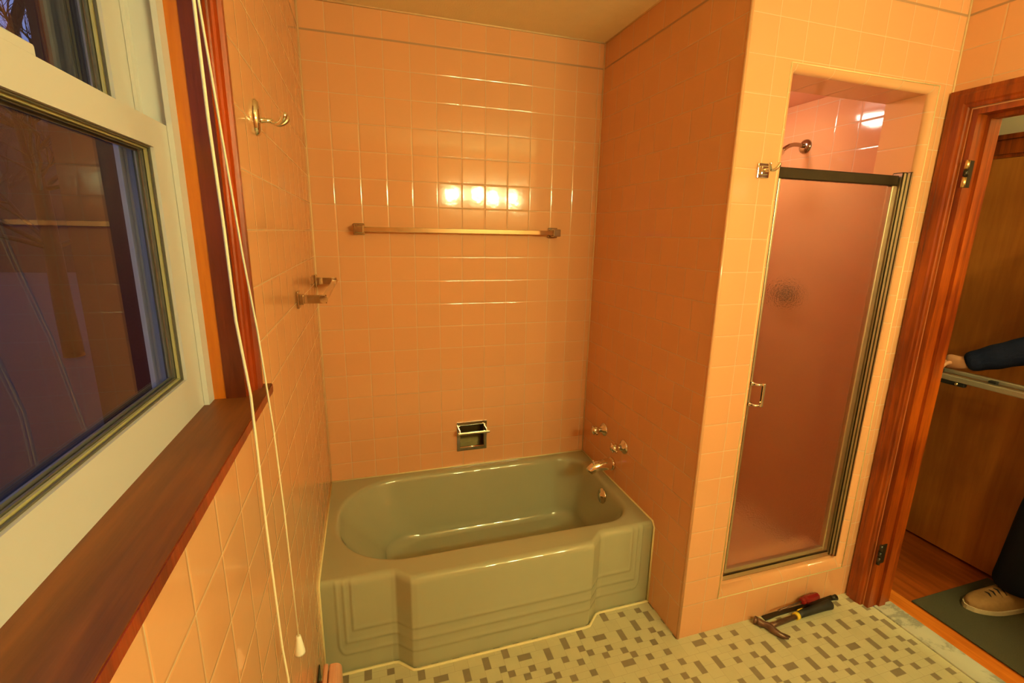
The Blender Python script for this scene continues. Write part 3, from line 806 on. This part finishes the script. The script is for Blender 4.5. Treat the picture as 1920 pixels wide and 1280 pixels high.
# ------------------------------------------------------------------ tools on the floor
def P2(c, a):   # local (along, across) -> world on floor
    ca, sa = math.cos(a), math.sin(a)
    return lambda u, v, z: (c[0]+u*ca-v*sa, c[1]+u*sa+v*ca, z)
hm = thing('hammer', 'rusty claw hammer with a black and yellow grip lying by the shower curb', 'hammer', (1.70, -.965, 0))
hx, hy, ha = 1.706, -.974, math.atan2(.020, .36)
f = P2((hx, hy), ha)
def hhead(b):
    m = M['tool_steel']
    # head lies flat: face towards the curb (+v), claw towards the camera (-v), curving
    pts = [f(-.026, .038, .017), f(-.021, .030, .017), f(-.012, .018, .016), f(-.003, .006, .016), f(.000, -.008, .016), f(.002, -.022, .015), f(.007, -.038, .014), f(.017, -.053, .012), f(.030, -.066, .010)]
    b.tube(pts, [.0155, .0155, .0125, .014, .015, .014, .012, .009, .004], m, 12)
    b.tube([f(.007, -.038, .014), f(.024, -.052, .012), f(.042, -.062, .010)], [.010, .008, .0035], m, 10)
one('head', hm, hhead)
one('striking_face', hm, lambda b: b.lathe(f(-.0255, .037, .017), Vector(f(-.026, .038, 0))-Vector(f(-.021, .030, 0)), [(.0165, 0), (.0165, .009), (.014, .012), (0, .0125)], M['tool_steel'], 18))
one('shaft', hm, lambda b: b.tube([f(.0, 0, .016), f(.04, .001, .014), f(.16, .003, .013)], [.0125, .010, .010], M['tool_steel'], 12))
def grip(b):
    b.tube([f(.165, .003, .015), f(.19, .004, .016), f(.25, .002, .018), f(.31, .000, .019), f(.345, -.002, .020), f(.352, -.002, .020)], [.013, .015, .0165, .018, .0205, .015], M['rubber'], 16)
one('grip', hm, grip)['label'] = 'black rubber grip'
one('grip_band', hm, lambda b: b.tube([f(.150, .003, .0145), f(.166, .003, .0145)], .0148, M['yellow'], 16))['label'] = 'yellow band'
one('grip_band', hm, lambda b: b.tube([f(.178, .0165, .0225), f(.205, .016, .024)], .004, M['yellow'], 8))['label'] = 'yellow stripe'
sc = thing('screwdriver', 'screwdriver with a translucent red handle lying across the hammer grip', 'screwdriver', (1.96, -.935, .02))
s0, s1 = Vector((1.905, -.939, .056)), Vector((2.012, -.928, .050))
sdv = (s0-s1).normalized()
one('handle', sc, lambda b: b.lathe(s1, sdv, [(.009, 0), (.015, .006), (.0165, .03), (.0165, .075), (.013, .088), (.0155, .096), (.012, .106), (.006, .108)], M['red_plastic'], 8, smooth=False))['label'] = 'red plastic handle'
one('shaft', sc, lambda b: (b.tube([s0, s0+sdv*.13+Vector((0, 0, -.005))], .0035, M['tool_steel'], 8), b.box(*(s0+sdv*.13+Vector((-.008, -.0035, -.008))), *(s0+sdv*.13+Vector((.004, .0035, -.004))), M['tool_steel'])))
pb = thing('pry_bar', 'thin dark steel pry bar along the shower curb behind the hammer', 'pry bar', (1.95, -.92, 0))
def prybar(b):
    m = M['black_iron']
    pts = [(1.730, -.9245), (1.80, -.9205), (1.90, -.9205), (2.02, -.9215), (2.115, -.9235)]
    z = [.003, .004, .004, .005, .012]; w = [.011, .009, .007, .008, .011]
    for i in range(4):
        (x0, y0), (x1, y1) = pts[i], pts[i+1]
        b.prism([(-1, 0), (1, 0), (1, 1), (-1, 1)], lambda q: (x0, y0+q[0]*w[i], z[i]-.003+q[1]*.006), lambda q: (x1, y1+q[0]*w[i+1], z[i+1]-.003+q[1]*.006), m)
    b.tube([(2.100, -.925, .012), (2.126, -.928, .014)], [.008, .0125], m, 10)
one('bar', pb, prybar)

# ------------------------------------------------------------------ person in the hall
def skin(name, pts, edges, mat, parent, root=0, sub=2, loc=None):
    """pts: list of (x, y, z, radius or (rx, ry)); a skinned chain frozen to a plain mesh"""
    me = bpy.data.meshes.new(name); off = wloc(parent) if parent else Vector(loc or (0, 0, 0))
    me.from_pydata([tuple(Vector(p[:3])-off) for p in pts], edges, [])
    o = bpy.data.objects.new(name, me); C.objects.link(o)
    md = o.modifiers.new('skin', 'SKIN')
    md.use_smooth_shade = True; md.branch_smoothing = .6
    for i, p in enumerate(pts):
        r = p[3]; v = me.skin_vertices[0].data[i]
        v.radius = (r, r) if not isinstance(r, tuple) else r
        v.use_root = i == root
    if sub:
        s = o.modifiers.new('sub', 'SUBSURF'); s.levels = sub; s.render_levels = sub
    dg = bpy.context.evaluated_depsgraph_get()
    new = bpy.data.meshes.new_from_object(o.evaluated_get(dg))
    o.modifiers.clear(); o.data = new; new.materials.clear(); new.materials.append(mat)
    for p in new.polygons: p.use_smooth = True
    if parent: o.parent = parent
    elif loc: o.location = loc
    return o
PX, PY = 2.825, -1.37
per = thing('person', 'person in navy jacket, dark jeans and tan shoes holding metal track rails in the hall', 'person', (PX, PY, 0))
# one continuous body: legs, trunk, neck, head, arms
sh_r, el_r, wr_r = (2.80, -1.195, 1.42), (2.765, -1.085, 1.155), (2.665, -.885, 1.040)
sh_l, el_l, wr_l = (2.80, -1.545, 1.42), (2.77, -1.66, 1.17), (2.68, -1.56, 1.052)
hip_r, kn_r, an_r = (2.80, -1.285, .93), (2.765, -1.215, .50), (2.835, -1.168, .09)
hip_l, kn_l, an_l = (2.80, -1.455, .93), (2.78, -1.50, .50), (2.845, -1.53, .09)
bp = [(PX, PY, .98, (.105, .145)), (PX, PY, 1.12, (.095, .13)), (PX-.01, PY, 1.30, (.105, .150)), (PX, PY, 1.42, (.070, .115)), (PX-.005, PY, 1.50, .056), (PX-.022, PY, 1.565, (.066, .062)), (PX-.03, PY, 1.635, (.100, .080)), (PX-.022, PY, 1.715, (.100, .080)), (PX-.015, PY, 1.775, (.060, .052))]
be = [(0, 1), (1, 2), (2, 3), (3, 4), (4, 5), (5, 6), (6, 7), (7, 8)]
def limb(chain, att):
    k = att
    for q in chain:
        bp.append(q); be.append((k, len(bp)-1)); k = len(bp)-1
mid_ = lambda a, b_, t, r: tuple(a[i]+(b_[i]-a[i])*t for i in range(3)) + (r,)
for sh, el, wr in ((sh_r, el_r, wr_r), (sh_l, el_l, wr_l)):
    limb([(*sh, .050), mid_(sh, el, .5, .042), (*el, .040), mid_(el, wr, .45, .038), (*wr, (.027, .030))], 3)
for hp, kn, an in ((hip_r, kn_r, an_r), (hip_l, kn_l, an_l)):
    limb([(*hp, .085), mid_(hp, kn, .45, .075), (*kn, .055), mid_(kn, an, .35, .054), (*an, .036)], 0)
body = skin('body', bp, be, M['skin'], per, 0, 2)
# face features grow out of the same mesh as small joined shapes
fc = Vector((PX-.112, PY, 1.655))
one('nose', per, lambda b: b.lathe(fc+Vector((.012, 0, .022)), (-.45, 0, -1), [(.006, 0), (.011, .02), (.015, .034), (.010, .044), (0, .046)], M['skin'], 12))
for q_ in (-1, 1):
    one('eye', per, lambda b: b.lathe(fc+Vector((.012, q_*.032, .024)), (-1, 0, 0), [(.012, 0), (.010, .006), (.004, .009), (0, .0095)], M['eye'], 12))
    one('ear', per, lambda b: b.tube([(PX-.02, PY+q_*.070, 1.675), (PX-.012, PY+q_*.080, 1.655), (PX-.02, PY+q_*.072, 1.628)], [.010, .013, .008], M['skin'], 10))
one('mouth', per, lambda b: b.tube([(PX-.108, PY-.024, 1.603), (PX-.117, PY, 1.601), (PX-.108, PY+.024, 1.603)], [.004, .006, .004], M['skin'], 8))
# hands: palm and five fingers closing round the rail
RX, RZ = 2.645, .985
def hand(wr, el, s, name):
    """wrist point wr; fingers go over the rail towards -X and curl down; s mirrors along Y"""
    wx, wy, wz = wr
    px_, py_, pz_ = RX+.010, wy+s*.055, RZ+.052
    pts = [(wx+(el[0]-wx)*.22, wy+(el[1]-wy)*.22, wz+(el[2]-wz)*.22, (.027, .030)), (wx, wy, wz, (.025, .030)), ((wx+px_)/2, (wy+py_)/2, (wz+pz_)/2+.006, (.022, .034)), (px_, py_, pz_, (.017, .036))]
    ed = [(0, 1), (1, 2), (2, 3)]
    o = [skin(name, pts, ed, M['skin'], per, 0, 2)]
    lens = (.046, .052, .049, .038)
    for k in range(4):
        y = py_+s*(.031-.0195*k); x0 = px_-.004+.001*abs(k-1); l = lens[k]
        fp = [(x0, y, pz_+.002, .0095), (x0-.034, y+s*.002, pz_+.001, .0095), (x0-.060, y+s*.003, pz_-.018, .0088), (x0-.062, y+s*.002, pz_-.018-l*.5, .0083), (x0-.059, y, pz_-.026-l*.75, .0075)]
        q = skin('finger', fp, [(0, 1), (1, 2), (2, 3), (3, 4)], M['skin'], per, 0, 2); q.parent = o[0]; q.location = per.location*0
    tp_ = [(px_+.014, py_+s*.004, pz_+.002, .012), (px_+.030, py_+s*.030, pz_-.008, .0115), (px_+.032, py_+s*.048, pz_-.030, .0105), (px_+.031, py_+s*.054, pz_-.050, .009)]
    q = skin('thumb', tp_, [(0, 1), (1, 2), (2, 3)], M['skin'], per, 0, 2); q.parent = o[0]
    return o[0]
hand(wr_r, el_r, 1, 'hand'); hand(wr_l, el_l, 1, 'hand')
jp = [(PX, PY, .86, (.150, .190)), (PX, PY, 1.10, (.140, .180)), (PX-.01, PY, 1.30, (.145, .195)), (PX, PY, 1.425, (.115, .165)), (PX-.004, PY, 1.535, .078)]
je = [(0, 1), (1, 2), (2, 3), (3, 4)]
jk = skin('jacket', jp, je, M['jacket'], per, 0, 2); jk['label'] = 'navy long-sleeved jacket'
for sh, el, wr in ((sh_r, el_r, wr_r), (sh_l, el_l, wr_l)):
    inn_ = (PX+(sh[0]-PX)*.35, PY+(sh[1]-PY)*.35, sh[2]+.005, .070)
    ch = [inn_, (sh[0]+.01, PY+(sh[1]-PY)*.86, sh[2]-.012, .078), mid_(sh, el, .22, .076), mid_(sh, el, .5, .068), (*el, .062), mid_(el, wr, .28, .064), mid_(el, wr, .42, .054), mid_(el, wr, .56, .060), mid_(el, wr, .72, .048), mid_(el, wr, .82, .050), mid_(el, wr, .96, .040)]
    sv = skin('sleeve', ch, [(q, q+1) for q in range(len(ch)-1)], M['jacket'], per, 0, 2)
    sv.parent = jk
tp = [(PX, PY, 1.05, (.122, .165)), (PX, PY, .94, (.130, .172))]; te = [(0, 1)]
for hp, kn, an in ((hip_r, kn_r, an_r), (hip_l, kn_l, an_l)):
    k = 1
    for q in [mid_(hp, kn, .12, .098), mid_(hp, kn, .5, .088), (*kn, .074), mid_(kn, an, .4, .076), mid_(kn, an, .75, .078), mid_(kn, an, .92, .082), mid_(kn, an, .98, .080)]:
        tp.append(q); te.append((k, len(tp)-1)); k = len(tp)-1
skin('trousers', tp, te, M['jeans'], per, 0, 2)['label'] = 'dark blue jeans'
def shoe(hx_, hy_, tx, ty):
    a = math.atan2(ty-hy_, tx-hx_); ln = math.hypot(tx-hx_, ty-hy_)
    F = lambda u, v, z: (hx_+u*math.cos(a)-v*math.sin(a), hy_+u*math.sin(a)+v*math.cos(a), z)
    def up(b):
        sec = []
        for t in [i/16 for i in range(17)]:
            w = (.036+.016*math.sin(min(1, t*1.25)*PI*.55))*min(1, math.sqrt(max(.02, 1-((t-.62)/.385)**2)) if t > .62 else 1)*min(1, math.sqrt(max(.03, 1-((.12-t)/.125)**2)) if t < .12 else 1)
            h = .088 if t < .35 else .088-(t-.35)/.35*.034 if t < .70 else .054-.028*((t-.70)/.30)**1.6
            sec.append((t, w, h))
        P_ = []
        for t, w, h in sec:
            row = []
            for k in range(15):
                q = PI*k/14; c_, s_ = math.cos(q), math.sin(q)
                row.append(F(t*ln, w*(abs(c_)**.75)*(1 if c_ > 0 else -1), .026+(h-.010)*(s_**.8)))
            P_.append(row)
        V = b.grid(P_, M['suede']); b.face(V[0], M['suede']); b.face(V[-1], M['suede'])
    def so(b):
        n = 40; pr_ = []
        for side in (1, -1):
            rng = range(21) if side == 1 else range(20, -1, -1)
            for i in rng:
                t = -.02+1.045*i/20
                w = (.041+.016*math.sin(min(1, max(0, t)*1.25)*PI*.55))*math.sqrt(max(.01, 1-((t-.55)/.475)**2)) if t > .55 else (.041+.016*math.sin(min(1, max(0, t)*1.25)*PI*.55))*(math.sqrt(max(.02, 1-((.12-t)/.145)**2)) if t < .12 else 1)
                pr_.append((t*ln, side*w))
        b.prism(pr_, lambda q: F(q[0], q[1], .0085), lambda q: F(q[0], q[1], .028), M['sole'])
    def lace(b):
        for t in (.46, .53, .60, .67):
            h = .026+.078-(t-.35)/.35*.034+.001
            b.tube([F(t*ln, -.028, h-.010), F(t*ln, 0, h+.001), F((t+.03)*ln, .028, h-.012)], .0032, M['bark'], 6)
    sh = one('shoe', per, up); sh['label'] = 'tan suede shoe'
    one('sole', sh, so); one('laces', sh, lace)
shoe(2.905, -1.182, 2.628, -1.128); shoe(2.915, -1.535, 2.635, -1.56)
def hairf(b):
    n = 24; P_ = []
    for i in range(11):
        t = i/10; row = []
        for k in range(n):
            a = 2*PI*k/n; fr = max(0, -math.cos(a))          # 1 at the forehead
            ph = t*PI*(.66-.30*fr)
            row.append((PX-.012+.108*math.sin(ph)*math.cos(a), PY+.092*math.sin(ph)*math.sin(a), 1.700+.102*math.cos(ph)))
        P_.append(row)
    b.grid(P_, M['hair'], wrap=True)
one('hair', per, hairf)
# the aluminium shower door track in the person's hands
tr = thing('metal_track', 'long double aluminium track rail held level in the doorway by the person', 'metal rail', (RX, -1.3, RZ))
def rail(x0, x1, z0, z1, y1):
    def f_(b):
        b.box(x0, -1.72, z0, x1, y1, z1, M['alu_matt'], bev=.004)
        b.box(x0+.004, -1.71, z1-.0005, x1-.004, y1-.01, z1+.0015, M['alu'])
    return f_
one('rail', tr, rail(2.602, 2.628, .970, .994, -.800)); one('rail', tr, rail(2.648, 2.664, .991, 1.0085, -.825))
for y_ in (-.828, -1.02, -1.45): one('spacer', tr, lambda b: b.box(2.6275, y_-.012, .976, 2.6485, y_+.012, 1.004, M['rubber']))['label'] = 'dark spacer block'
one('guide', tr, lambda b: (b.box(2.606, -.945, .952, 2.626, -.800, .972, M['rubber'], bev=.004), b.lathe((2.604, -.918, .962), (-1, 0, 0), [(.007, 0), (.006, .004), (0, .006)], M['brass'], 10)))['label'] = 'black end guide with a brass screw'

# ------------------------------------------------------------------ vanity lamps behind the camera
vb = thing('vanity_light', 'chrome strip of glowing globe bulbs on the rear wall', 'lamp', (1.4, YR, 1.93))
one('backplate', vb, lambda b: b.box(1.02, YR, 1.875, 1.86, YR+.03, 1.985, M['chrome'], bev=.006))
for x in (1.13, 1.35, 1.57, 1.79):
    one('socket', vb, lambda b: b.lathe((x, YR+.03, 1.93), (0, 1, 0), [(.028, 0), (.026, .02), (.02, .032)], M['chrome'], 18))
    def bulb(b):
        c = Vector((x, YR+.105, 1.93)); n = 20
        b.lathe((x, YR+.055, 1.93), (0, 1, 0), [(.016, 0)] + [(.048*math.sin(a), .05-.048*math.cos(a)) for a in [.36+i*(PI-.36)/11 for i in range(12)]], M['bulb_glass'], n)
    one('bulb', vb, bulb)

hl = thing('hall_light', 'small round ceiling lamp in the hall', 'lamp', (2.48, -2.35, H))
one('lamp_base', hl, lambda b: b.lathe((2.48, -2.35, H), (0, 0, -1), [(.10, 0), (.10, .015), (.09, .02)], M['brass'], 24))
one('lamp_dome', hl, lambda b: b.lathe((2.48, -2.35, H-.018), (0, 0, -1), [(.088, 0), (.08, .03), (.05, .055), (0, .066)], M['hall_bulb'], 24))
# ------------------------------------------------------------------ outdoors
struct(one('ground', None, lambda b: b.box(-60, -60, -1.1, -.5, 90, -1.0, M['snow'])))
hs = thing('exterior_house_wing', 'dark weathered house wing standing outside the window beside the bare trees', 'house', (-1.4, 3.9, -1))
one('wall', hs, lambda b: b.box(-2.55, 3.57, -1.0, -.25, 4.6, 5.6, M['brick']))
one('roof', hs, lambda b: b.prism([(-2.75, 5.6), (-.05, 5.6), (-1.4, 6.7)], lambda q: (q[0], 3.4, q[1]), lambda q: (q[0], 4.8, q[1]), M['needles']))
def tree(x, y, h, r, seed, label):
    rnd = random.Random(seed)
    t = thing('bare_tree', label, 'tree', (x, y, -1.0))
    trunk = [(x, y, -1.0)]; n = 9
    for i in range(1, n+1): trunk.append((x+rnd.uniform(-.12, .12)*i*.35, y+rnd.uniform(-.12, .12)*i*.35, -1.0+h*i/n))
    one('trunk', t, lambda b: b.tube(trunk, [r*(1-.85*i/n) for i in range(n+1)], M['bark'], 10))
    def br(b):
        def grow(p, d, l, rr, lev):
            pts = [p]; q = p.copy(); dd = d.copy()
            for _ in range(5):
                dd = (dd+Vector((rnd.uniform(-.2, .2), rnd.uniform(-.2, .2), rnd.uniform(-.08, .14)))).normalized(); q = q+dd*l/5; pts.append(q.copy())
            b.tube(pts, [rr*(1-.75*i/5) for i in range(6)], M['bark'], 5, caps=False)
            if lev:
                for k in range(5):
                    s = pts[rnd.randint(1, 5)]
                    nd = (dd+Vector((rnd.uniform(-1, 1), rnd.uniform(-1, 1), rnd.uniform(-.2, .7)))).normalized()
                    grow(s, nd, l*.6, rr*.5, lev-1)
        for i in range(2, n+1):
            for k in range(4):
                a = rnd.uniform(0, 2*PI)
                grow(Vector(trunk[i]), Vector((math.cos(a), math.sin(a), rnd.uniform(.25, .8))).normalized(), h*.24*(1.1-i/n*.5), r*.35*(1.1-.7*i/n), 3)
    one('branches', t, br)
tree(-5.45, 9.05, 9.5, .17, 3, 'bare tree outside the window, its branches crossing the blue sky')
def hillside(b):
    rnd = random.Random(4); P_ = []; n = 46
    for k in range(n+1):
        x = -62 + 80*k/n; top = 10.6 + 0.9*math.sin(k*.9) + rnd.uniform(-.7, .7)
        y0 = 30 + .0*k; row = []
        for i in range(9):
            t = i/8; row.append((x+rnd.uniform(-.5, .5), y0+16*t+rnd.uniform(-.5, .5), -1.2 + (top+1.2)*(1-(1-t)**2.2) + rnd.uniform(-.35, .35)*t))
        row.append((x, y0+24, top-1.5)); row.append((x, y0+40, -1.2)); P_.append(row)
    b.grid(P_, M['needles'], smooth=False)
struct(one('hillside', None, hillside), 'dark wooded hillside beyond the yard')
# ------------------------------------------------------------------ sky and output settings
w = bpy.data.worlds.new('dusk_sky'); bpy.context.scene.world = w; w.use_nodes = True
t = w.node_tree; t.nodes.clear()
o = t.nodes.new('ShaderNodeOutputWorld'); bg = t.nodes.new('ShaderNodeBackground'); tc = t.nodes.new('ShaderNodeTexCoord')
nz = t.nodes.new('ShaderNodeTexNoise'); nz.inputs['Scale'].default_value = 7; nz.inputs['Detail'].default_value = 6
mx = t.nodes.new('ShaderNodeMix'); mx.data_type = 'RGBA'
rp = t.nodes.new('ShaderNodeMapRange'); rp.inputs[1].default_value = .38; rp.inputs[2].default_value = .68
t.links.new(tc.outputs['Generated'], nz.inputs['Vector']); t.links.new(nz.outputs[0], rp.inputs[0]); t.links.new(rp.outputs[0], mx.inputs[0])
mx.inputs[6].default_value = (.13, .19, .62, 1); mx.inputs[7].default_value = (.42, .55, .95, 1)
t.links.new(mx.outputs[2], bg.inputs[0]); bg.inputs[1].default_value = .75; t.links.new(bg.outputs[0], o.inputs[0])
s = bpy.context.scene
s.view_settings.view_transform = 'Standard'; s.view_settings.look = 'None'; s.view_settings.gamma = 1
s.view_settings.use_curve_mapping = False; s.view_settings.exposure = 0.0
s.cycles.use_denoising = True; s.cycles.max_bounces = 14; s.cycles.transmission_bounces = 12; s.cycles.sample_clamp_indirect = 6
